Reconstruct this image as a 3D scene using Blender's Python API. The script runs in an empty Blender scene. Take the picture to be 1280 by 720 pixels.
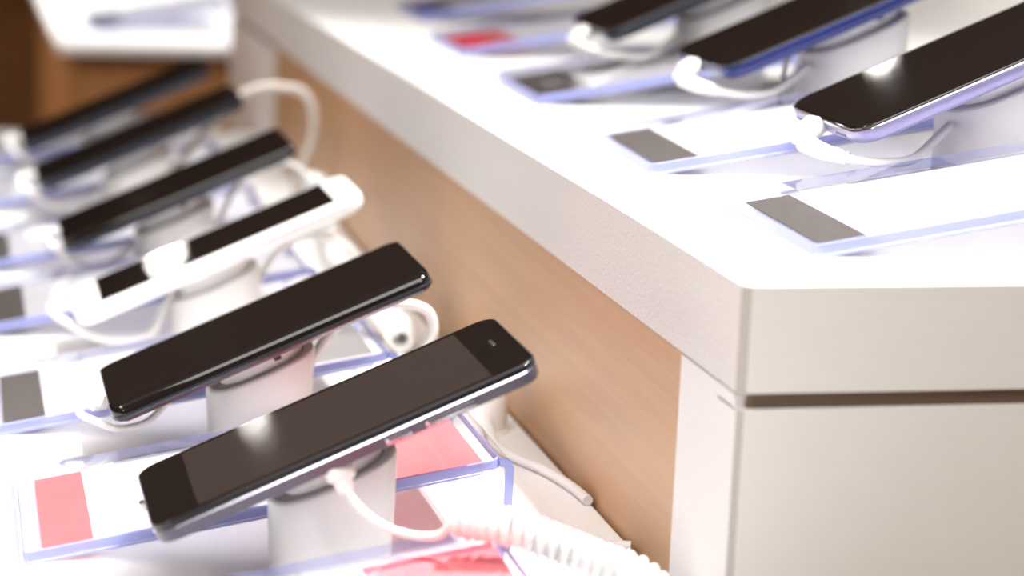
import bpy, bmesh, math, random
from math import sin, cos, tan, pi, radians
from mathutils import Vector, Matrix

random.seed(4)
S = bpy.context.scene
COL = S.collection
CT, SH = 0.95, 0.8339            # counter top height, lower shelf height
TILT = radians(23.5)             # every phone leans back on its stand by this much
WX = 0.2338                      # side plane of the counter

# ------------------------------------------------------------------ materials
MATS = {}
def principled(name, color, rough=0.5, metal=0.0, spec=0.5, coat=0.0):
    m = bpy.data.materials.new(name); m.use_nodes = True
    b = m.node_tree.nodes['Principled BSDF']
    b.inputs['Base Color'].default_value = (*color, 1)
    b.inputs['Roughness'].default_value = rough
    b.inputs['Metallic'].default_value = metal
    b.inputs['Specular IOR Level'].default_value = spec
    b.inputs['Coat Weight'].default_value = coat
    MATS[name] = m
    return m

def add_bump(m, scale, strength, dist=0.0005, stretch=(1, 1, 1), detail=3):
    nt = m.node_tree; b = nt.nodes['Principled BSDF']
    tc = nt.nodes.new('ShaderNodeTexCoord'); mp = nt.nodes.new('ShaderNodeMapping')
    mp.inputs['Scale'].default_value = stretch
    nz = nt.nodes.new('ShaderNodeTexNoise'); nz.inputs['Scale'].default_value = scale; nz.inputs['Detail'].default_value = detail
    bp = nt.nodes.new('ShaderNodeBump'); bp.inputs['Strength'].default_value = strength; bp.inputs['Distance'].default_value = dist
    nt.links.new(tc.outputs['Object'], mp.inputs[0]); nt.links.new(mp.outputs[0], nz.inputs['Vector'])
    nt.links.new(nz.outputs['Fac'], bp.inputs['Height']); nt.links.new(bp.outputs[0], b.inputs['Normal'])
    return nz

def mottled(name, c0, c1, scale, rough, bump=0.0, stretch=(1, 1, 1), spec=0.4, lo=.35, hi=.65):
    m = principled(name, c0, rough, spec=spec)
    nt = m.node_tree; b = nt.nodes['Principled BSDF']
    nz = add_bump(m, scale, bump, stretch=stretch)
    rp = nt.nodes.new('ShaderNodeValToRGB')
    rp.color_ramp.elements[0].color = (*c0, 1); rp.color_ramp.elements[1].color = (*c1, 1)
    rp.color_ramp.elements[0].position = lo; rp.color_ramp.elements[1].position = hi
    nt.links.new(nz.outputs['Fac'], rp.inputs[0]); nt.links.new(rp.outputs[0], b.inputs['Base Color'])
    return m

def wood(name, c0, c1, stretch=(8, 1.2, 60)):
    m = principled(name, c0, 0.42, spec=0.35)
    nt = m.node_tree; b = nt.nodes['Principled BSDF']
    tc = nt.nodes.new('ShaderNodeTexCoord'); mp = nt.nodes.new('ShaderNodeMapping')
    mp.inputs['Scale'].default_value = stretch
    n1 = nt.nodes.new('ShaderNodeTexNoise'); n1.inputs['Scale'].default_value = 4; n1.inputs['Detail'].default_value = 6
    n1.inputs['Distortion'].default_value = 0.6
    n2 = nt.nodes.new('ShaderNodeTexNoise'); n2.inputs['Scale'].default_value = 28; n2.inputs['Detail'].default_value = 4
    mx = nt.nodes.new('ShaderNodeMath'); mx.operation = 'MULTIPLY_ADD'; mx.inputs[1].default_value = 0.35
    rp = nt.nodes.new('ShaderNodeValToRGB')
    rp.color_ramp.elements[0].color = (*c0, 1); rp.color_ramp.elements[1].color = (*c1, 1)
    rp.color_ramp.elements[0].position = .45; rp.color_ramp.elements[1].position = .9
    nt.links.new(tc.outputs['Object'], mp.inputs[0])
    nt.links.new(mp.outputs[0], n1.inputs['Vector']); nt.links.new(mp.outputs[0], n2.inputs['Vector'])
    nt.links.new(n2.outputs['Fac'], mx.inputs[0]); nt.links.new(n1.outputs['Fac'], mx.inputs[2])
    nt.links.new(mx.outputs[0], rp.inputs[0]); nt.links.new(rp.outputs[0], b.inputs['Base Color'])
    return m

def acrylic(name, tint, gloss_rough=0.03, diffuse=0.0, dcol=(.6, .62, .9), through=.12, ior=1.4):
    """clear plastic: see-through with a fresnel reflection; 'diffuse' makes the sawn edges cloudy"""
    m = bpy.data.materials.new(name); m.use_nodes = True; nt = m.node_tree; nt.nodes.clear()
    out = nt.nodes.new('ShaderNodeOutputMaterial')
    tr = nt.nodes.new('ShaderNodeBsdfTransparent'); tr.inputs[0].default_value = (*tint, 1)
    gl = nt.nodes.new('ShaderNodeBsdfGlossy'); gl.inputs['Roughness'].default_value = gloss_rough
    gl.inputs[0].default_value = (1, 1, 1, 1)
    fr = nt.nodes.new('ShaderNodeFresnel'); fr.inputs[0].default_value = ior
    base = tr.outputs[0]
    if diffuse:
        df = nt.nodes.new('ShaderNodeBsdfDiffuse'); df.inputs[0].default_value = (*dcol, 1)
        tl = nt.nodes.new('ShaderNodeBsdfTranslucent'); tl.inputs[0].default_value = (*dcol, 1)
        a = nt.nodes.new('ShaderNodeMixShader'); a.inputs[0].default_value = through
        nt.links.new(df.outputs[0], a.inputs[1]); nt.links.new(tl.outputs[0], a.inputs[2])
        c = nt.nodes.new('ShaderNodeMixShader'); c.inputs[0].default_value = diffuse
        nt.links.new(tr.outputs[0], c.inputs[1]); nt.links.new(a.outputs[0], c.inputs[2])
        base = c.outputs[0]
    mix = nt.nodes.new('ShaderNodeMixShader')
    geo = nt.nodes.new('ShaderNodeNewGeometry'); inv = nt.nodes.new('ShaderNodeMath'); inv.operation = 'SUBTRACT'; inv.inputs[0].default_value = 1
    mul = nt.nodes.new('ShaderNodeMath'); mul.operation = 'MULTIPLY'
    nt.links.new(geo.outputs['Backfacing'], inv.inputs[1]); nt.links.new(inv.outputs[0], mul.inputs[0]); nt.links.new(fr.outputs[0], mul.inputs[1])
    nt.links.new(mul.outputs[0], mix.inputs[0]); nt.links.new(base, mix.inputs[1]); nt.links.new(gl.outputs[0], mix.inputs[2])
    nt.links.new(mix.outputs[0], out.inputs[0])
    MATS[name] = m
    return m

def emitter(name, color, strength):
    m = bpy.data.materials.new(name); m.use_nodes = True; nt = m.node_tree; nt.nodes.clear()
    out = nt.nodes.new('ShaderNodeOutputMaterial'); e = nt.nodes.new('ShaderNodeEmission')
    e.inputs[0].default_value = (*color, 1); e.inputs[1].default_value = strength
    nt.links.new(e.outputs[0], out.inputs[0]); MATS[name] = m
    return m

laminate = mottled('white_laminate', (.75, .745, .735), (.78, .775, .765), 900, 0.45, 0.12)
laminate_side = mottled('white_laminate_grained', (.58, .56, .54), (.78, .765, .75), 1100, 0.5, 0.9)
front_shade_lam = mottled('shaded_front_laminate', (.682, .676, .648), (.695, .689, .661), 60, 0.5, 0.02, (1, 1, 6))  # laminate darkened in colour where the front catches less light
edge_tape = principled('edge_tape', (.37, .35, .32), 0.55, spec=.2)
strip_mat = principled('brown_strip', (.145, .10, .072), 0.5)
wood_mat = wood('beech_veneer', (.44, .25, .122), (.485, .288, .148))
dark_wood = wood('brown_veneer', (.32, .145, .05), (.42, .205, .08), (20, 20, 1.5))
floor_mat = wood('brown_floorboards', (.34, .15, .045), (.44, .20, .07), (1.2, 8, 1))
wall_mat = mottled('warm_grey_wall', (.40, .35, .31), (.44, .39, .34), 3, .8)
ceil_mat = mottled('grey_ceiling', (.33, .295, .27), (.36, .32, .29), 3, .8)
back_mat = mottled('dark_brown_wall', (.10, .07, .055), (.12, .085, .065), 3, .8)
white_plastic = principled('white_plastic', (.80, .79, .775), 0.35)
collar_shade_mat = principled('shaded_white_plastic', (.62, .60, .585), 0.4)  # white plastic greyed in colour for the shade under the phone
seam_mat = principled('dark_seam', (.30, .28, .27), .6)
cable_white = principled('white_cable', (.74, .73, .715), 0.4)
cable_beige = principled('beige_cable', (.45, .41, .37), 0.45)
cable_grey = principled('grey_cable', (.30, .29, .29), 0.4)
glass_black = principled('black_glass', (.006, .0045, .0042), 0.035, spec=.5)
display_dark = principled('dark_display', (.022, .0165, .0145), 0.05, spec=.45)
black_plastic = principled('black_plastic', (.008, .008, .011), 0.25)
silver_violet = principled('mauve_grey_metal', (.085, .076, .10), 0.40, metal=.3, spec=.45)
bright_edge = principled('polished_edge', (.80, .80, .88), 0.18, metal=1)
lavender = principled('lavender_metal', (.25, .235, .40), 0.32, metal=.35)
blue_metal = principled('blue_metal', (.004, .014, .125), 0.3, metal=.2, coat=.15)
dark_metal = principled('dark_metal', (.035, .038, .05), 0.22, metal=.5)
burgundy = principled('burgundy_back', (.055, .010, .016), 0.35, metal=.1)
phone_white = principled('white_phone_shell', (.82, .82, .82), 0.22)
hole = principled('black_hole', (.003, .003, .003), .8)
steel = principled('bare_metal', (.6, .58, .56), .3, metal=1)
clear = acrylic('clear_acrylic', (.985, .985, 1.0))
sawn = acrylic('sawn_acrylic_edge', (.45, .48, .88), .3, .88, (.33, .36, .68), ior=1.1)
polished = acrylic('polished_acrylic_edge', (.82, .84, 1.0), .05, .30, (.45, .48, .80), ior=1.2)
frosted = acrylic('frosted_acrylic', (.97, .97, 1), .2, .45, (.86, .86, .92), .75)
paper = principled('white_paper', (.80, .80, .81), .6)
def let_light_through(m, col, amount):
    nt = m.node_tree; out = nt.nodes['Material Output']; b = nt.nodes['Principled BSDF']
    tl = nt.nodes.new('ShaderNodeBsdfTranslucent'); tl.inputs[0].default_value = (*col, 1)
    mx = nt.nodes.new('ShaderNodeMixShader'); mx.inputs[0].default_value = amount
    nt.links.new(b.outputs[0], mx.inputs[1]); nt.links.new(tl.outputs[0], mx.inputs[2]); nt.links.new(mx.outputs[0], out.inputs[0])
let_light_through(paper, (.95, .95, .95), .5)
pink = mottled('rose_print', (.73, .185, .19), (.76, .21, .215), 120, .55)
dim_pink = mottled('shaded_rose_print', (.72, .155, .17), (.75, .18, .19), 90, .5)  # pink print darkened in colour for weaker light on the nearest card
red = principled('red_print', (.66, .06, .08), .55)
grey_print = mottled('grey_print', (.088, .080, .072), (.106, .097, .088), 300, .45)
violet_print = principled('violet_print', (.10, .085, .42), .5)
pale_print = principled('pale_grey_print', (.15, .145, .14), .6)
let_light_through(pink, (.9, .6, .6), .4)
lens = emitter('lamp_lens', (1, .95, .88), 70)
lamp_black = principled('lamp_housing', (.03, .03, .03), .5)

# ------------------------------------------------------------------ helpers
def tag(o, label=None, cat=None, group=None, kind=None):
    if label: o['label'] = label
    if cat: o['category'] = cat
    if group: o['group'] = group
    if kind: o['kind'] = kind
    return o

def empty(name, loc, rot=(0, 0, 0)):
    o = bpy.data.objects.new(name, None); COL.objects.link(o)
    o.empty_display_size = 0.02; o.location = loc; o.rotation_euler = rot
    return o

def obj(name, bm, mats, parent=None, smooth=True, loc=None):
    bmesh.ops.recalc_face_normals(bm, faces=bm.faces)
    me = bpy.data.meshes.new(name); bm.to_mesh(me); bm.free()
    for m in (mats if isinstance(mats, (list, tuple)) else [mats]): me.materials.append(m)
    if smooth:
        me.set_sharp_from_angle(angle=radians(38))
        me.polygons.foreach_set('use_smooth', [len(p.vertices) <= 6 for p in me.polygons])
    o = bpy.data.objects.new(name, me); COL.objects.link(o)
    if parent: o.parent = parent
    if loc: o.location = loc
    return o

def box(bm, x0, x1, y0, y1, z0, z1, bevel=0.0, mi=0, seg=2):
    b2 = bmesh.new()
    vs = [b2.verts.new((x, y, z)) for z in (z0, z1) for y in (y0, y1) for x in (x0, x1)]
    for f in ((0, 2, 3, 1), (4, 5, 7, 6), (0, 1, 5, 4), (2, 6, 7, 3), (0, 4, 6, 2), (1, 3, 7, 5)):
        b2.faces.new([vs[i] for i in f])
    if bevel: bmesh.ops.bevel(b2, geom=b2.edges[:] + b2.verts[:], offset=bevel, segments=seg, profile=.5, affect='EDGES')
    merge(bm, b2, mi)

def merge(bm, b2, mi=0, mat=None):
    vm = {}
    for v in b2.verts:
        vm[v] = bm.verts.new(mat @ v.co if mat else v.co)
    for f in b2.faces:
        try: g = bm.faces.new([vm[v] for v in f.verts])
        except ValueError: continue
        g.material_index = mi if mi is not None else f.material_index
    b2.free()

def rrect(L, W, r, n=7):
    """outline of a rounded rectangle, counter-clockwise"""
    r = max(min(r, L / 2 - 1e-5, W / 2 - 1e-5), 1e-5)
    pts = []
    for cx, cy, a0 in ((L/2-r, W/2-r, 0), (-L/2+r, W/2-r, pi/2), (-L/2+r, -W/2+r, pi), (L/2-r, -W/2+r, 1.5*pi)):
        for k in range(n + 1):
            a = a0 + pi/2 * k / n
            pts.append((cx + r*cos(a), cy + r*sin(a)))
    return pts

def loft(bm, rings, mis=None, cap=(True, True)):
    """rings: lists of 3D points of equal length; mis: material index of each band"""
    vr = [[bm.verts.new(p) for p in ring] for ring in rings]
    n = len(vr[0])
    for k in range(len(vr) - 1):
        for i in range(n):
            f = bm.faces.new((vr[k][i], vr[k][(i+1) % n], vr[k+1][(i+1) % n], vr[k+1][i]))
            f.material_index = mis[k] if mis else 0
    if cap[0]: f = bm.faces.new(vr[0]); f.material_index = mis[0] if mis else 0
    if cap[1]: f = bm.faces.new(vr[-1]); f.material_index = mis[-1] if mis else 0

def slab_rings(L, W, r, levels):
    """levels: (z, inset)"""
    return [[(x, y, z) for x, y in rrect(L - 2*i, W - 2*i, r - i)] for z, i in levels]

def spline(pts, n=10):
    P = [Vector(p) for p in pts]; out = []
    P = [2*P[0] - P[1]] + P + [2*P[-1] - P[-2]]
    for i in range(1, len(P) - 2):
        a, b, c, d = P[i-1], P[i], P[i+1], P[i+2]
        for k in range(n):
            t = k / n
            out.append(0.5 * ((2*b) + (c-a)*t + (2*a-5*b+4*c-d)*t*t + (3*b-3*c+d-a)*t**3))
    out.append(P[-2])
    return out

def frames(path):
    T = []
    for i in range(len(path)):
        t = path[min(i+1, len(path)-1)] - path[max(i-1, 0)]
        T.append(t.normalized())
    up = Vector((0, 0, 1)) if abs(T[0].z) < .9 else Vector((1, 0, 0))
    n = (up - T[0]*up.dot(T[0])).normalized(); fr = []
    for t in T:
        n = (n - t*n.dot(t)).normalized()
        fr.append((n, t.cross(n), t))
    return fr

def tube(bm, path, rad, seg=10, mi=0):
    fr = frames(path); rings = []
    for i, (p, (n, b, t)) in enumerate(zip(path, fr)):
        r = rad(i / (len(path)-1)) if callable(rad) else rad
        rings.append([p + n*(r*cos(2*pi*k/seg)) + b*(r*sin(2*pi*k/seg)) for k in range(seg)])
    loft(bm, rings, [mi]*(len(rings)-1))

def helix(pts, R, pitch, n=18):
    path = spline(pts, 24)
    # resample by length
    acc = [0.0]
    for a, b in zip(path, path[1:]): acc.append(acc[-1] + (b-a).length)
    total = acc[-1]; steps = int(total / pitch * n)
    fr = frames(path); out = []; j = 0
    for s in range(steps + 1):
        d = total * s / steps
        while j < len(acc) - 2 and acc[j+1] < d: j += 1
        u = (d - acc[j]) / max(acc[j+1] - acc[j], 1e-9)
        p = path[j].lerp(path[j+1], u); nn = fr[j][0].lerp(fr[j+1][0], u).normalized(); bb = fr[j][1].lerp(fr[j+1][1], u).normalized()
        a = 2*pi*d/pitch
        rr = R * min(1, .5 + s/(n*1.2), .5 + (steps - s)/(n*1.2))
        out.append(p + nn*(rr*cos(a)) + bb*(rr*sin(a)))
    return out

# ------------------------------------------------------------------ the room
def structure(name, bm, m):
    return tag(obj(name, bm, m, smooth=False), kind='structure')
for name, b, m in (('floor', (-6, 7, -5, 18, -.1, 0), floor_mat), ('ceiling', (-6, 7, -5, 18, 3.2, 3.3), ceil_mat),
                   ('wall_back', (-6, 7, 18, 18.1, 0, 3.2), back_mat), ('wall_front', (-6, 7, -5.1, -5, 0, 3.2), wall_mat),
                   ('wall_left', (-6.1, -6, -5, 18, 0, 3.2), wall_mat), ('wall_right', (7, 7.1, -5, 18, 0, 3.2), wall_mat)):
    bm = bmesh.new(); box(bm, *b); structure(name, bm, m)

# ------------------------------------------------------------------ the tall counter on the right
Y0, Y1, X1 = .6433, 1.99, 1.15
counter = tag(empty('display_counter', (WX, Y0, 0)),
              'tall white display counter with a beech veneer side and brown shadow strip', 'counter')
ch = .0026
def plan(off=0):
    """outline of the counter with chamfered corners, local to the empty"""
    a, b, c, d = off, X1 - WX - off, off, Y1 - Y0 - off
    return [(a+ch, c), (b-ch, c), (b, c+ch), (b, d-ch), (b-ch, d), (a+ch, d), (a, d-ch), (a, c+ch)]
def prism_z(z0, z1, off, top_bevel=0.0):
    bm = bmesh.new()
    lv = [(z0, off), (z1 - top_bevel, off)] + ([(z1, off + top_bevel)] if top_bevel else [])
    loft(bm, [[(x, y, z) for x, y in plan(o)] for z, o in lv])
    return bm
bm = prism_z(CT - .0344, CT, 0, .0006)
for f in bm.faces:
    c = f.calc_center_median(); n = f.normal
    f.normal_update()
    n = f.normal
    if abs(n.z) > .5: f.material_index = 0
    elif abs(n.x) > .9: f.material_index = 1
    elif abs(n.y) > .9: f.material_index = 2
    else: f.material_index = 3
obj('countertop', bm, [laminate, laminate_side, front_shade_lam, edge_tape], counter, smooth=False)
bm = prism_z(CT - .0398, CT - .0344, .0028)
obj('shadow_strip', bm, strip_mat, counter, smooth=False)
wy0, wy1 = .0585, 1.058           # the veneer panel along the side (local y)
bm = bmesh.new(); box(bm, .0008, .018, wy0, wy1, .02, CT - .0344)
obj('veneer_panel', bm, wood_mat, counter, smooth=False)
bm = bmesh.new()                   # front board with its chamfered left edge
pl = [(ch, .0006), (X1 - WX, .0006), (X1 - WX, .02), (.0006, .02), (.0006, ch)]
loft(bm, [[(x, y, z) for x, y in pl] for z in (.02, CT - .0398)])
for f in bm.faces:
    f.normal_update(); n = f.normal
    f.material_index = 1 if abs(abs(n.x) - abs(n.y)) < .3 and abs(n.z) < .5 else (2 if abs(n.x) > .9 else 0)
obj('front_panel', bm, [front_shade_lam, edge_tape, laminate], counter, smooth=False)
bm = bmesh.new(); zt = CT - .0356
loft(bm, [[(x, y, z) for y, z in ((.02, .02), (wy0, .02), (wy0, zt), (.0042, zt), (.0042, zt - .0048), (.02, zt - .0048))] for x in (.0006, .018)])
obj('side_panel', bm, laminate, counter, smooth=False)
bm = bmesh.new(); box(bm, .0006, .018, wy1, Y1 - Y0, .02, CT - .0398)
obj('side_panel', bm, laminate, counter, smooth=False)
bm = bmesh.new(); box(bm, .018, X1 - WX, Y1 - Y0 - .02, Y1 - Y0 - .001, .02, CT - .0398); box(bm, X1 - WX - .018, X1 - WX, .02, Y1 - Y0 - .02, .02, CT - .0398)
obj('back_panel', bm, laminate, counter, smooth=False)
bm = bmesh.new(); box(bm, .03, X1 - WX - .03, .03, Y1 - Y0 - .03, 0, .02)
obj('plinth', bm, strip_mat, counter, smooth=False)

# ------------------------------------------------------------------ the lower shelf on the left
def low_shelf(loc, W, D, label, woodm, th=.026):
    e = tag(empty('display_shelf', loc), label, 'shelf')
    bm = bmesh.new(); box(bm, 0, W, 0, D, SH - th, SH, .0012)
    obj('shelf_top', bm, laminate, e, smooth=False)
    bm = bmesh.new(); box(bm, .02, W - .001, .02, D - .02, .06, SH - th)
    obj('cabinet_body', bm, woodm, e, smooth=False)
    bm = bmesh.new(); box(bm, .05, W - .03, .05, D - .05, 0, .06)
    obj('plinth', bm, strip_mat, e, smooth=False)
    return e
low_shelf((-.42, .15, 0), WX - .0004 + .42, 1.66, 'low white shelf carrying the left row of phones beside the tall counter', wood_mat)
low_shelf((.108, 2.48, 0), 1.0, 1.1, 'blurred white shelf with a brown wooden front beyond the far end of the counter', dark_wood, .010)
bm = bmesh.new(); box(bm, -1.25, -.12, 3.9, 4.5, 0, 1.0, .004)
e = tag(empty('side_cabinet', (0, 0, 0)), 'blurred brown wooden cabinet in the far left corner of the picture', 'cabinet')
obj('cabinet_body', bm, dark_wood, e, smooth=False)
bm = bmesh.new(); box(bm, -1.27, -.10, 3.88, 4.52, 1.0, 1.025, .003)
obj('cabinet_top', bm, dark_wood, e, smooth=False)

# ------------------------------------------------------------------ phones (local frame: x along the length, z out of the screen)
def phone(kind, name, loc, L, W, label, T=.0082):
    e = tag(empty(name, loc, (0, -TILT, 0)), label, 'phone', 'phones tilted on white stands')
    def rr(levels, r, mats, mis, nm, Lx=L, Wx=W):
        bm = bmesh.new(); loft(bm, slab_rings(Lx, Wx, r, levels), mis); return obj(nm, bm, mats, e)
    def patch(nm, x0, x1, y0, y1, z0, z1, m, r=.0004, bev=.00015):
        bm = bmesh.new()
        lv = [(z0, 0), (z1 - bev, 0), (z1, bev)]
        loft(bm, [[(x + (x0+x1)/2, y + (y0+y1)/2, z) for x, y in rrect(x1-x0-2*i, y1-y0-2*i, max(r-i, 1e-5), 5)] for z, i in lv])
        return obj(nm, bm, m, e)
    def side_button(nm, x0, x1, z0, z1, m, out=.0007):
        bm = bmesh.new(); box(bm, x0, x1, -W/2 - out, -W/2 + .001, z0, z1, .00035)
        return obj(nm, bm, m, e)
    h = L/2
    if kind == 'mauve':
        r = .0075
        rr([(-.0025, 0), (-.0005, 0), (-.0002, .0002), (0, .0006)], r, [black_plastic, glass_black], [0, 0, 1], 'front_glass')
        rr([(-.0030, .0001), (-.00285, -.00018), (-.0025, .00008)], r, bright_edge, None, 'trim_line')
        rr([(-T, .0056), (-T + .0006, .0028), (-.0071, .0009), (-.0062, .0003), (-.0030, .0001)], r, silver_violet, None, 'metal_frame')
        patch('display', -h + .0165, h - .0155, -W/2 + .0032, W/2 - .0032, 0, .00006, display_dark, .0002, .00002)
        sl = patch('earpiece_slot', h - .0082, h - .0068, -.0010, .0062, 0, .0001, hole, .0006)
        patch('earpiece_mesh', h - .0078, h - .0072, -.0009, .0040, .0001, .00016, steel, .0002, .00002)
        for nm, x0, x1 in (('power_button', .0115, .0205), ('volume_button', .0255, .0435)):
            b = side_button(nm, x0, x1, -.0060, -.0038, bright_edge)
            bm = bmesh.new(); box(bm, x0 + .0006, x1 - .0006, -W/2 - .0009, -W/2 - .0004, -.0055, -.0043, .0002)
            f = obj('button_face', bm, silver_violet, b)
        bm = bmesh.new(); box(bm, -h - .0022, -h + .0015, .005, .0085, -.0058, -.0026, .0004)
        tag(obj('port_plug', bm, steel, e), 'small metal plug in the bottom end')
    elif kind in ('curved', 'curved_dark'):
        r = .006
        lv = []
        for k in range(7):
            a = k/6 * pi/2
            lv.append((-.0040 + .0040*sin(a), .0052*(1 - cos(a))))
        bm = bmesh.new()
        rings = []
        for z, i in lv:   # glass rolls over on the two long sides only
            rings.append([(x, y * (W/2 - i) / (W/2), z - (0 if abs(x) < h - .001 else 0)) for x, y in rrect(L - .3*i, W, r)])
        loft(bm, rings); obj('front_glass', bm, glass_black, e)
        rr([(-T, .0042), (-T + .0012, .0016), (-.0060, .0004)], r, burgundy if kind == 'curved' else dark_metal, None, 'back_cover')
        rr([(-.0060, .0003), (-.0052, -.0002), (-.0046, -.0002), (-.0040, .0002)], r, dark_metal, None, 'metal_frame')
        side_button('power_button', .010, .020, -.0056, -.0044, dark_metal)
        bm = bmesh.new(); box(bm, -.0015, .0015, -W/2 + .010, -W/2 + .013, -T - .0032, -T + .0002, .0004)
        obj('sensor_clip', bm, black_plastic, e)
    elif kind == 'white':
        r = .0095
        rr([(-.0030, 0), (-.0010, .0001), (-.0003, .0006), (0, .0015)], r, phone_white, None, 'front_panel')
        rr([(-T, .0030), (-T + .0010, .0010), (-.0055, 0), (-.0036, 0)], r, phone_white, None, 'shell')
        rr([(-.0036, .0003), (-.0030, .0003)], r, steel, None, 'trim_band')
        patch('display', -h + .0140, h - .0125, -W/2 + .0040, W/2 - .0030, 0, .00006, glass_black, .0002, .00002)
        patch('home_button', -h + .0045, -h + .0095, -.0075, .0075, 0, .0002, phone_white, .0024)
        patch('earpiece_slot', h - .0062, h - .0050, -.006, .006, 0, .00008, pale_print, .0005, .00002)
    elif kind == 'rounded':
        r = .0105
        mats = {'lavender': (lavender, bright_edge), 'blue': (blue_metal, blue_metal), 'black': (dark_metal, dark_metal)}
        m0, m1 = mats[label_kind]
        rr([(-.0014, .0003), (-.0007, .0001), (-.0003, .0004), (0, .0012)], r, glass_black, None, 'front_glass')
        lv = [(-T, .0044), (-T + .0003, .0030), (-T + .0010, .0014), (-T + .0022, .0003), (-.0044, -.0001), (-.0030, -.0001), (-.0020, .0000), (-.0014, .0005)]
        rr(lv, r, [m0, m1], [0, 0, 0, 0, 0, 0, 1], 'metal_frame')
        if label_kind == 'lavender':
            for ys in ([.022 + .0022*k for k in range(4)], [-.014 - .0022*k for k in range(5)]):
                bm = bmesh.new()
                for y in ys: box(bm, -h - .00025, -h + .0012, y - .00055, y + .00055, -.0050, -.0039, .0003)
                obj('speaker_grille', bm, hole, e)
        if label_kind == 'blue':
            bm = bmesh.new(); box(bm, -.002, .001, -W/2 + .012, -W/2 + .016, -T - .0032, -T + .0002, .0004)
            obj('sensor_clip', bm, black_plastic, e)
    elif kind == 'dark':
        r = .0085
        rr([(-.0016, 0), (-.0006, 0), (-.0002, .0002), (0, .0007)], r, [black_plastic, glass_black], [0, 0, 1], 'front_glass')
        rr([(-T, .0035), (-T + .0012, .0010), (-.0050, 0), (-.0022, -.0001), (-.0016, .0001)], r, dark_metal, None, 'metal_frame')
        patch('earpiece_slot', h - .0062, h - .0050, -.006, .006, 0, .00008, hole, .0005, .00002)
    return e

def stand(loc_x, loc_y, base_z, face_z, T, label, a=.0212, b=.0190, taper=.0012):
    """oval column cut off at the tilt of the phone; face_z is the height of the screen plane above the stand's axis"""
    e = tag(empty('phone_stand', (loc_x, loc_y, base_z)), label, 'stand', 'white oval phone stands')
    def ell(k, sa, sb, zf, n=48):
        out = []
        for i in range(n):
            t = 2*pi*i/n; c, s = cos(t), sin(t)
            p = 2/2.5
            x = sa*math.copysign(abs(c)**p, c); y = sb*math.copysign(abs(s)**p, s)
            out.append((x, y, zf(x)))
        return out
    drop = lambda d: (lambda x: face_z - base_z - d/cos(TILT) + x*tan(TILT))
    top = T + .0092
    bm = bmesh.new()
    loft(bm, [ell(0, a - taper, b - taper*.6, lambda x: 0), ell(0, a - taper, b - taper*.6, lambda x: .002), ell(0, a, b, drop(top + .0016)), ell(0, a - .0005, b - .0005, drop(top + .0003))], cap=(True, True))
    obj('column', bm, white_plastic, e)
    bm = bmesh.new()
    loft(bm, [ell(0, a - .0005, b - .0005, drop(top + .0003)), ell(0, a - .0010, b - .0010, drop(top - .0004)), ell(0, a - .0040, b - .0040, drop(top - .0004))], cap=(True, True))
    obj('collar', bm, collar_shade_mat, e)
    bm = bmesh.new()
    loft(bm, [ell(0, a - .0042, b - .0042, drop(top)), ell(0, a - .0044, b - .0044, drop(top - .0005))])
    obj('seam', bm, seam_mat, e)
    bm = bmesh.new()
    loft(bm, [ell(0, a - .0050, b - .0050, drop(top)), ell(0, a - .0050, b - .0050, drop(T + .0010)), ell(0, a - .0060, b - .0060, drop(T + .0001))])
    obj('sensor_pad', bm, white_plastic, e)
    return e

# left row, nearest first: kind, x, y, height of the screen's centre, length, width, label, stand label
left_row = [
 ('mauve',  .1202, .7206, .8904, .1335, .0650, 'black-faced phone with mauve-grey metal sides and two side buttons, nearest in the left row', 'white oval stand under the mauve-grey phone with side buttons'),
 ('curved', .1166, .8780, .8882, .1330, .0715, 'black phone with curved glass sides and burgundy back, second in the left row', 'white oval stand under the black phone with the burgundy back'),
 ('white',  .1173, 1.054, .8866, .1430, .0585, 'white phone with a dark screen on the lower shelf', 'white oval stand under the white phone'),
 ('curved_dark', .1128, 1.2096, .8903, .1305, .0690, 'black phone just behind the white phone in the left row', 'blurred white oval stand just behind the white phone'),
 ('dark',   .1077, 1.397, .8908, .1325, .0690, 'blurred black phone, second from the far end of the left row', 'blurred white oval stand, second from the far end of the left row'),
 ('dark',   .1038, 1.558, .8904, .1330, .0670, 'blurred black phone at the far end of the left row', 'blurred white oval stand at the far end of the left row'),
]
label_kind = None
for kind, x, y, z, L, W, lab, slab in left_row:
    phone(kind, 'smartphone', (x, y, z), L, W, lab)
    stand(x + .001, y, SH, z + .001*tan(TILT), .0082, slab)
# right row on the counter
right_row = [
 ('lavender', .3960, .816, 1.0116, .160, .0765, 'large black-faced phone with lavender metal sides, nearest on the tall counter', 'white oval stand under the lavender phone'),
 ('blue',     .4035, .990, 1.0155, .160, .0770, 'black-faced phone with bright blue sides, second on the tall counter', 'white oval stand under the blue phone'),
 ('black',    .4010, 1.170, 1.0140, .160, .0770, 'blurred black phone third on the tall counter, beyond the blue phone', 'blurred white oval stand under the black phone on the tall counter'),
]
for label_kind, x, y, z, L, W, lab, slab in right_row:
    phone('rounded', 'smartphone', (x, y, z), L, W, lab)
    dx = .0015
    stand(x + dx, y, CT, z + dx*tan(TILT), .0082, slab, a=.0245, b=.0215, taper=0)

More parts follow.
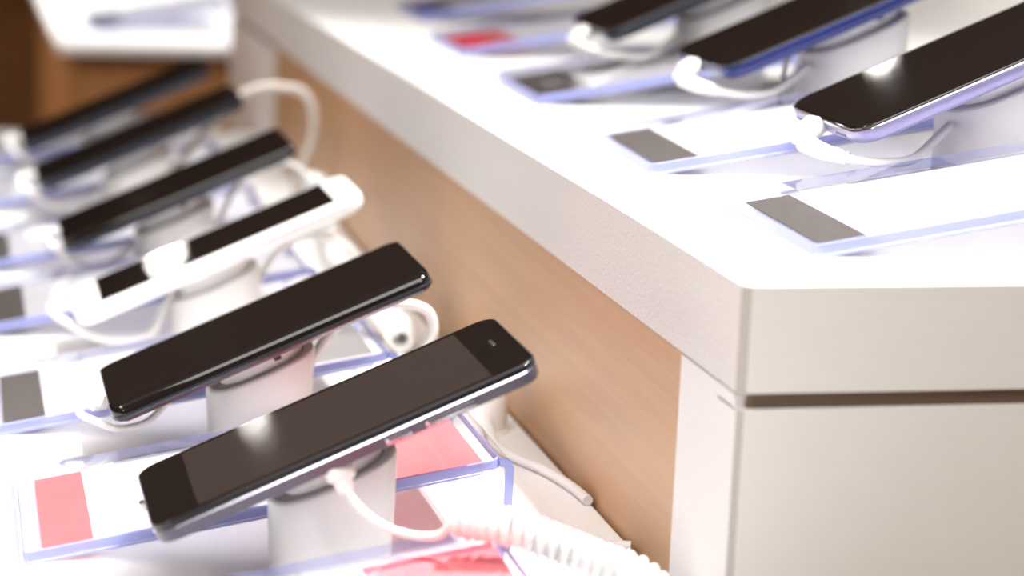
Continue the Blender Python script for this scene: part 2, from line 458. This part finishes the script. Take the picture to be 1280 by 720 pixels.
# ------------------------------------------------------------------ acrylic price holders with their cards
HT = radians(10.0)
def holder(x, y, z, label, card_label, bands, L=.170, W=.100, yaw=0., card_margin=(.0070, .004, .006, .006)):
    e = tag(empty('acrylic_holder', (x, y, z), (0, 0, yaw)), label, 'display holder', 'clear acrylic price holders')
    c, q = cos(HT), sin(HT)
    def tilt(u, w, v): return (u*c - v*q, w, u*q + v*c)
    def plate(nm, u0, u1, w0, w1, v0, v1, r, ch, face=None):
        """a flat sheet with rounded corners and a chamfered, sawn rim"""
        bm = bmesh.new()
        lv = [(v0, ch*.5), (v0 + ch*.5, 0), (v1 - ch, 0), (v1, ch)]
        loft(bm, [[tilt(u + (u0+u1)/2, w + (w0+w1)/2, v) for u, w in rrect(u1-u0-2*i, w1-w0-2*i, r - i, 5)] for v, i in lv], [1, 1, 1])
        for f in bm.faces:
            f.normal_update()
            if len(f.verts) > 6: f.material_index = 0
            elif f.calc_center_median().y > W - .002: f.material_index = 2
        return obj(nm, bm, [face or clear, sawn, polished], e)
    plate('cover_sheet', 0, L - .004, 0, W, .0015, .0052, .0035, .0004)
    plate('base_sheet', .0006, L - .010, .0004, W - .0004, .0002, .0010, .003, .0002, frosted)
    # the leg that props up the raised end: the sheet bent round and down to the table
    pa = []; R0 = .0046
    ux, vz = L - .0041, .0052 - R0
    outer = [tilt(ux + R0*sin(a), 0, vz + R0*cos(a)) for a in [(pi/2 + HT)*k/7 for k in range(8)]]
    inner = [tilt(ux + (R0 - .0033)*sin(a), 0, vz + (R0 - .0033)*cos(a)) for a in [(pi/2 + HT)*k/7 for k in range(8)]]
    outer.append((outer[-1][0], 0, .0002)); inner.append((inner[-1][0], 0, .0002))
    bm = bmesh.new(); G = []
    for w in (.0003, W - .0003):
        G.append(([bm.verts.new((p[0], w, p[2])) for p in outer], [bm.verts.new((p[0], w, p[2])) for p in inner]))
    for k in range(len(outer) - 1):
        for sd in (0, 1): bm.faces.new((G[0][sd][k], G[0][sd][k+1], G[1][sd][k+1], G[1][sd][k]))
        for g in G: bm.faces.new((g[0][k], g[0][k+1], g[1][k+1], g[1][k])).material_index = 1
    for k in (0, -1): bm.faces.new((G[0][0][k], G[1][0][k], G[1][1][k], G[0][1][k])).material_index = 1
    obj('prop_leg', bm, [clear, sawn], e)
    # the printed card between the two sheets: a thing of its own
    ml, mr, mn, mf = card_margin
    card = tag(empty('price_card', (x, y, z), (0, 0, yaw)), card_label, 'price card', 'price cards inside acrylic holders')
    bm = bmesh.new(); mats = []; x_end = L - mr - .004
    tot = x_end - ml
    def P(u, v, w): return (u*cos(HT) - v*sin(HT), w, u*sin(HT) + v*cos(HT))
    v0, v1 = .0011, .0014
    for (u0, u1, w0, w1, m) in bands:
        if m not in mats: mats.append(m)
        mi = mats.index(m)
        a, b = ml + u0*tot, ml + u1*tot
        ya, yb = mn + w0*(W - mn - mf), mn + w1*(W - mn - mf)
        vs = [bm.verts.new(P(u, v, w)) for v in (v0, v1) for w in (ya, yb) for u in (a, b)]
        for q in ((0, 2, 3, 1), (4, 5, 7, 6), (0, 1, 5, 4), (2, 6, 7, 3), (0, 4, 6, 2), (1, 3, 7, 5)):
            f = bm.faces.new([vs[i] for i in q]); f.material_index = mi
    obj('printed_sheet', bm, mats, card, smooth=False)
    return e

def plain(block, frac=.11): return [(0, frac, 0, 1, block), (frac, 1, 0, 1, paper)]
rosy = [(0, .112, 0, 1, pink), (.112, .62, 0, 1, paper), (.62, 1, 0, 1, pink)]
striped = [(0, .11, 0, 1, grey_print), (.11, .76, 0, 1, paper), (.76, 1, .0, .12, paper), (.76, 1, .12, 1, pale_print)]
holder(.018, .580, SH, 'clear holder at the bottom edge, in front of the mauve-grey phone', 'card with a red end under the coiled cable at the bottom edge',
       [(0, .70, 0, 1, paper), (.70, 1, 0, .94, dim_pink), (.70, 1, .94, 1, red)], L=.155, card_margin=(.0085, .002, .006, .008))
holder(.0215, .7435, SH, 'clear holder beneath the mauve-grey phone, with pink ended card', 'white card with pink ends beneath the mauve-grey phone', rosy)
holder(.012, .905, SH, 'clear holder beneath the black phone with the burgundy back', 'white card with grey block beneath the black phone with the burgundy back', striped)
holder(.005, 1.085, SH, 'blurred clear holder beneath the white phone', 'blurred card with a dark block beneath the white phone', plain(grey_print, .14))
holder(.006, 1.240, SH, 'blurred clear holder beside the black phone behind the white phone', 'blurred card beside the black phone behind the white phone', plain(grey_print))
holder(.004, 1.430, SH, 'blurred clear holder beside the second black phone from the far end', 'blurred white card beside the second black phone from the far end', plain(paper))
holder(.004, 1.600, SH, 'blurred clear holder at the far end of the lower shelf', 'blurred white card at the far end of the lower shelf', plain(paper))
holder(.2713, .6810, CT, 'clear holder nearest the front corner of the tall counter', 'card with a grey-brown block nearest the front corner of the tall counter', plain(grey_print, .108), W=.104, yaw=radians(-2))
holder(.2680, .8530, CT, 'clear holder beneath the end of the lavender phone', 'card with a plain grey block beneath the end of the lavender phone', plain(grey_print, .12), W=.108, yaw=radians(-2.5))
holder(.2780, 1.0740, CT, 'blurred clear holder beneath the end of the blue phone', 'blurred card with a dark block and pale spot beneath the end of the blue phone',
       [(0, .17, 0, .42, grey_print), (0, .05, .42, .72, grey_print), (.05, .12, .42, .72, pale_print), (.12, .17, .42, .72, grey_print), (0, .17, .72, 1, grey_print), (.17, 1, 0, 1, paper)], W=.106, yaw=radians(-2))
holder(.2890, 1.2960, CT, 'blurred clear holder around the card with the red block', 'blurred card with a bright red block on the tall counter', [(0, .13, 0, 1, red), (.13, .22, 0, 1, pink), (.22, 1, 0, 1, paper)], W=.100)
holder(.3100, 1.5220, CT, 'blurred clear holder around the card with the violet block', 'blurred card with a violet and dark block on the tall counter', [(0, .09, 0, 1, violet_print), (.09, .16, 0, 1, grey_print), (.16, 1, 0, 1, paper)], W=.100)
holder(.150, 2.62, SH, 'blurred clear holder on the shelf beyond the counter', 'blurred pale card on the shelf beyond the counter', [(0, .2, 0, 1, pale_print), (.2, 1, 0, 1, paper)], W=.20)

# ------------------------------------------------------------------ charging cables and tethers
def cable(label, plug=None, cord=None, cord_r=.0014, coil=None, coil_R=.0046, coil_r=.0018, pitch=.0036, tail=None, group='white charging cables', mat=None):
    o = (plug or cord or coil)[0]
    e = tag(empty('charging_cable', (0, 0, 0)), label, 'cable', group)
    m = mat or cable_white
    if plug:
        a, b = Vector(plug[0]), Vector(plug[1]); r = plug[2]
        d = b - a
        bm = bmesh.new()
        path = [a + d*t for t in (0, .06, .5, .62, .68, .95, 1)]
        rad = [r*.8, r, r, r*.92, r*.66, r*.55, r*.45]
        fr = frames(path); rings = []
        for p, q, (n, bb, t) in zip(path, rad, fr):
            rings.append([p + n*x + bb*y for x, y in rrect(q*1.15, q*2.1, q*.5, 4)])
        loft(bm, rings); obj('plug', bm, m, e)
    if cord:
        bm = bmesh.new(); tube(bm, spline(cord, 10), cord_r, 10); obj('cord', bm, m, e)
    if coil:
        bm = bmesh.new(); tube(bm, helix(coil, coil_R, pitch), coil_r, 8); obj('coiled_section', bm, m, e)
    if tail:
        bm = bmesh.new(); tube(bm, spline(tail, 10), cord_r, 10); obj('cord_tail', bm, m, e)
    return e

# nearest phone: plug under the phone, cord, then the coil running to the counter side
cable('white cable with a long coil from under the mauve-grey phone',
      plug=((.1172, .6945, .8838), (.1206, .6880, .8740), .0050),
      cord=[(.1203, .6885, .8750), (.1240, .6860, .8699), (.1304, .6820, .8651), (.1384, .6760, .8633), (.1458, .6680, .8651), (.1492, .6640, .8695), (.1505, .6625, .8722)],
      coil=[(.1500, .6622, .8726), (.1577, .6582, .8724), (.1670, .6500, .8722), (.1799, .6450, .8680), (.1929, .6430, .8628), (.2045, .6400, .8586), (.2140, .6250, .8500), (.2180, .5950, .8412)],
      tail=[(.2180, .5960, .8412), (.2190, .5800, .8372), (.2230, .5600, .8356), (.2230, .5200, .8356), (.2160, .4800, .8356)])
# second phone: loop at the bottom end, coil behind
cable('white cable looping under the bottom end of the black phone with the burgundy back',
      plug=((.0560, .876, .8568), (.0470, .872, .8560), .0046),
      cord=[(.0475, .872, .8560), (.0462, .866, .8545), (.0528, .861, .8522), (.0613, .860, .8496), (.0720, .861, .8520), (.0800, .866, .8585), (.088, .872, .8640)])
def coil_tether(label, cord, coil, tail=None, r=.0016, R=.0062, cr=.0017, pitch=.0037):
    return cable(label, cord=cord, cord_r=r, coil=coil, coil_R=R, coil_r=cr, pitch=pitch, tail=tail, group='white coiled tethers')
cable('white looped tether behind the top end of the mauve-grey phone',
      cord=[(.134, .893, .8560), (.1492, .900, .8780), (.1627, .903, .8862), (.1790, .904, .8885), (.1890, .905, .8860), (.1930, .906, .8800), (.1925, .906, .8730), (.187, .906, .8670), (.178, .908, .8600), (.172, .912, .8480), (.174, .918, .8385), (.186, .922, .8360), (.204, .9170, .8360)], cord_r=.0021, group='white coiled tethers')
t = tag(empty('cable_outlet', (.2145, .905, SH)), 'rounded white cable outlet on the shelf beside the wooden panel', 'cable outlet')
bm = bmesh.new()
prof = [(.0112, 0), (.0116, .004), (.0114, .010), (.0106, .0150), (.0086, .0186), (.0050, .0206), (.0014, .0211)]
loft(bm, [[(r*cos(2*pi*k/32), r*1.1*sin(2*pi*k/32), z) for k in range(32)] for r, z in prof])
obj('dome', bm, white_plastic, t)
bm = bmesh.new(); loft(bm, [[(r*cos(2*pi*k/32), r*1.1*sin(2*pi*k/32), z) for k in range(32)] for r, z in ((.0124, 0), (.0124, .0012), (.0114, .0016))])
obj('flange', bm, white_plastic, t)
cable('white cord from the rounded outlet to the edge of the wooden panel',
      cord=[(.2150, .8960, .8420), (.2145, .8860, .8385), (.2140, .8700, .8362), (.2175, .8530, .8360), (.2246, .8345, .8360), (.2295, .8119, .8360), (.2312, .7930, .8360)], cord_r=.0020)
cable('white cable looping under the bottom end of the white phone',
      plug=((.0505, 1.053, .8565), (.0420, 1.048, .8580), .0046),
      cord=[(.0425, 1.048, .8580), (.0430, 1.042, .8560), (.0500, 1.036, .8519), (.0641, 1.031, .8460), (.0786, 1.031, .8448), (.0890, 1.038, .8477), (.0935, 1.044, .8560), (.0985, 1.050, .8620)], cord_r=.0019)
coil_tether('tangled white coiled tether beside the top end of the white phone',
      [(.136, 1.066, .8560), (.150, 1.070, .8780), (.168, 1.072, .8860), (.186, 1.074, .8800), (.192, 1.076, .8700)],
      [(.192, 1.076, .8700), (.196, 1.082, .858), (.200, 1.084, .846), (.206, 1.078, .8426), (.210, 1.060, .8422), (.206, 1.040, .8422)])
cable('white cable looping under the bottom end of the black phone behind the white phone',
      plug=((.0520, 1.209, .8628), (.0440, 1.204, .8640), .0046),
      cord=[(.0445, 1.204, .8640), (.0460, 1.199, .8610), (.0540, 1.194, .8545), (.0640, 1.191, .8490), (.0740, 1.193, .8475), (.0830, 1.199, .8500), (.0920, 1.206, .8560)], cord_r=.0019)
coil_tether('white coiled tether beside the top end of the black phone behind the white phone',
      [(.134, 1.221, .8560), (.150, 1.226, .8860), (.164, 1.230, .8960), (.178, 1.231, .8970), (.190, 1.231, .8900)],
      [(.190, 1.231, .8900), (.196, 1.228, .876), (.199, 1.226, .860), (.202, 1.222, .847), (.208, 1.210, .8426), (.208, 1.190, .8422)])
cable('blurred white cable at the bottom end of the second black phone from the far end',
      plug=((.0460, 1.396, .8632), (.0370, 1.391, .8640), .0048),
      cord=[(.0375, 1.391, .8640), (.0390, 1.386, .8600), (.0480, 1.380, .8530), (.0600, 1.378, .8480), (.0730, 1.381, .8480), (.0850, 1.390, .8560)], cord_r=.0019)
cable('thick blurred beige tether arching high beside the wooden side panel',
      cord=[(.130, 1.399, .8640), (.142, 1.400, .8800), (.160, 1.401, .9000), (.1740, 1.402, .9140), (.1860, 1.402, .9185), (.1980, 1.402, .9185), (.2100, 1.402, .9160), (.2172, 1.402, .9050), (.2175, 1.402, .8870), (.2120, 1.402, .8700), (.208, 1.402, .855), (.208, 1.404, .8372)], cord_r=.0030, group='white coiled tethers', mat=cable_beige)
cable('blurred white cable at the bottom end of the farthest black phone',
      plug=((.0420, 1.557, .8628), (.0330, 1.552, .8640), .0048),
      cord=[(.0335, 1.552, .8640), (.0350, 1.547, .8600), (.0440, 1.541, .8530), (.0560, 1.539, .8480), (.0690, 1.542, .8480), (.0810, 1.551, .8560)], cord_r=.0019)
cable('short white cord end slipping into the gap beside the wooden panel',
      cord=[(.2080, .7250, .8358), (.2191, .7370, .8358), (.2270, .7396, .8360), (.2318, .7378, .8362)], cord_r=.0017)
# the counter phones: right-angled plug at the bottom end, cord swinging back under the phone
def counter_cable(x, y, z, label, dark=False):
    o = Vector((x, y, z))
    q = lambda *p: tuple(o + Vector(p))
    e = cable(label, plug=(q(.0012, .0040, -.0020), q(-.0105, -.004, -.0085), .0052),
          cord=[q(-.0080, -.003, -.0074), q(-.0088, -.010, -.0085), q(-.0055, -.0210, -.0100), q(.0010, -.0290, -.0112), q(.0125, -.0310, -.0124), q(.0270, -.0270, -.0118), q(.0390, -.0180, -.0065), q(.0500, -.0090, -.0010)], cord_r=.0019)
    bm = bmesh.new()     # ribbed strain relief
    path = spline([q(-.0088, -.008, -.0082), q(-.0060, -.0200, -.0099), q(.0008, -.0290, -.0112)], 16)
    tube(bm, path, lambda t: (.0036 - .0010*t) * (1 + .07*math.copysign(1, sin(t*60))), 12)
    obj('strain_relief', bm, cable_white, e)
counter_cable(.3227, .816, .9790, 'white angled plug and cable at the end of the lavender phone')
counter_cable(.3300, .990, .9830, 'white angled plug and cable at the end of the blue phone')
counter_cable(.3277, 1.170, .9810, 'blurred white angled plug and cable at the end of the black phone on the counter')
e = cable('thin dark wire hanging below the blue phone', cord=[(.3720, .976, .9925), (.3690, .976, .9880), (.3665, .975, .9770), (.3650, .974, .9620), (.3640, .972, .9508)], cord_r=.0012, group='thin wires', mat=cable_grey)

# ------------------------------------------------------------------ ceiling lamps and unseen fill lights
def spot(name, loc, target, power, size, blend, radius, color=(1, .975, .95)):
    l = bpy.data.lights.new(name, 'SPOT'); l.energy = power; l.spot_size = radians(size); l.spot_blend = blend
    l.shadow_soft_size = radius; l.color = color
    o = bpy.data.objects.new(name, l); COL.objects.link(o); o.location = loc
    o.rotation_euler = (Vector(target) - Vector(loc)).to_track_quat('-Z', 'Y').to_euler()
    return o
def ceiling_lamp(x, y, label, r=.075):
    e = tag(empty('ceiling_lamp', (x, y, 3.2)), label, 'ceiling lamp', 'round ceiling lamps of the shop')
    n = 28
    ring = lambda R, z: [(R*cos(2*pi*k/n), R*sin(2*pi*k/n), z) for k in range(n)]
    bm = bmesh.new(); loft(bm, [ring(r*1.25, 0), ring(r*1.25, -.10), ring(r*1.05, -.10), ring(r*1.05, -.085)], cap=(True, False))
    obj('lamp_housing', bm, lamp_black, e)
    bm = bmesh.new()
    rings = [ring(max(r*cos(a), .001), -.095 - r*.5*sin(a)) for a in [pi/2*k/6 for k in range(7)]]
    loft(bm, rings); obj('lamp_lens', bm, lens, e)
for x, y, r in ((-.757, 8.66, .03), (-.80, 12.2, .075), (1.57, 6.44, .035), (.75, .75, .075), (-2.6, 2.6, .075)):
    ceiling_lamp(x, y, 'round lamp on the shop ceiling, outside the picture', r)
spot('key_spot', (.70, .82, 3.05), (.13, .70, .85), 520, 24, .9, .05)
spot('counter_spot', (.85, 1.1, 3.05), (.45, 1.0, .95), 210, 34, .9, .05)
spot('front_fill_spot', (1.2, -1.8, 3.05), (.5, .65, .8), 45, 30, .8, .12)  # unseen fill added behind the camera for the counter's front
spot('left_fill_spot', (-1.9, .1, 3.05), (.1, .9, .85), 8, 34, .9, .1)  # weak unseen fill added from the left
spot('shelf_end_fill', (.3, 1.2, 3.05), (.03, 1.40, .83), 110, 16, .9, .05)  # unseen fill added to whiten the far left part of the shelf
spot('far_fill_spot', (.9, 2.6, 3.05), (.25, 2.9, .83), 170, 30, .9, .06)  # unseen fill added to brighten the shelf beyond the counter
panel = bpy.data.lights.new('overhead_fill', 'AREA'); panel.energy = 82; panel.shape = 'SQUARE'; panel.size = 2.0; panel.color = (1, .98, .96)  # unseen area light added overhead to lift the shadows
po = bpy.data.objects.new('overhead_fill', panel); COL.objects.link(po); po.location = (-.1, -.5, 3.15)
def point(name, loc, power, radius=.12, color=(1, .93, .86)):
    l = bpy.data.lights.new(name, 'POINT'); l.energy = power; l.shadow_soft_size = radius; l.color = color
    o = bpy.data.objects.new(name, l); COL.objects.link(o); o.location = loc
point('hall_fill_left', (-4.2, 10.5, 2.7), 85)  # unseen fill added to light the hall mirrored in the screens
point('hall_fill_right', (5.2, 10.5, 2.7), 85)  # right-hand twin of the added hall fill
spot('shelf_end_fill', (.3, 1.2, 3.05), (.03, 1.40, .83), 110, 16, .9, .05)  # doubles the added shelf-end fill
spot('far_fill_spot', (.9, 2.6, 3.05), (.25, 2.9, .83), 260, 30, .9, .06)  # doubles the added fill on the far shelf
point('aisle_fill', (-1.7, 1.0, 2.9), 50)  # unseen fill added for the floor, veneer and counter side
spot('aisle_fill_spot', (-1.2, 1.6, 3.1), (-.2, 3.6, .3), 330, 40, .8, .08)  # unseen fill added to brighten the floor at the left
point('rear_point', (-2.5, -2.5, 2.8), 60)  # unseen point light behind and left of the camera

# ------------------------------------------------------------------ world, camera, view
w = bpy.data.worlds.new('shop_air'); S.world = w; w.use_nodes = True
w.node_tree.nodes['Background'].inputs[0].default_value = (.5, .45, .42, 1)
w.node_tree.nodes['Background'].inputs[1].default_value = .3

yaw, pitch, roll = .24480951, -.20093136, .04281893
r0 = Vector((cos(yaw), -sin(yaw), 0)); fw = Vector((sin(yaw)*cos(pitch), cos(yaw)*cos(pitch), sin(pitch)))
u0 = r0.cross(fw)
rt = r0*cos(roll) + u0*sin(roll); up = -r0*sin(roll) + u0*cos(roll)
cam = bpy.data.cameras.new('camera'); co = bpy.data.objects.new('camera', cam); COL.objects.link(co)
M = Matrix((( rt.x, up.x, -fw.x, 0), (rt.y, up.y, -fw.y, 0), (rt.z, up.z, -fw.z, 1.0846), (0, 0, 0, 1)))
co.matrix_world = M
cam.sensor_width = 36; cam.lens = 79.9996; cam.clip_start = .02; cam.clip_end = 60
cam.dof.use_dof = True; cam.dof.focus_distance = .825; cam.dof.aperture_fstop = 6.6; cam.dof.aperture_blades = 0
S.camera = co
S.view_settings.view_transform = 'Standard'; S.view_settings.look = 'None'
S.view_settings.gamma = 1; S.view_settings.use_curve_mapping = False; S.view_settings.exposure = .12
S.cycles.use_denoising = True
S.cycles.sample_clamp_indirect = 6
S.cycles.max_bounces = 10; S.cycles.diffuse_bounces = 5; S.cycles.transparent_max_bounces = 24
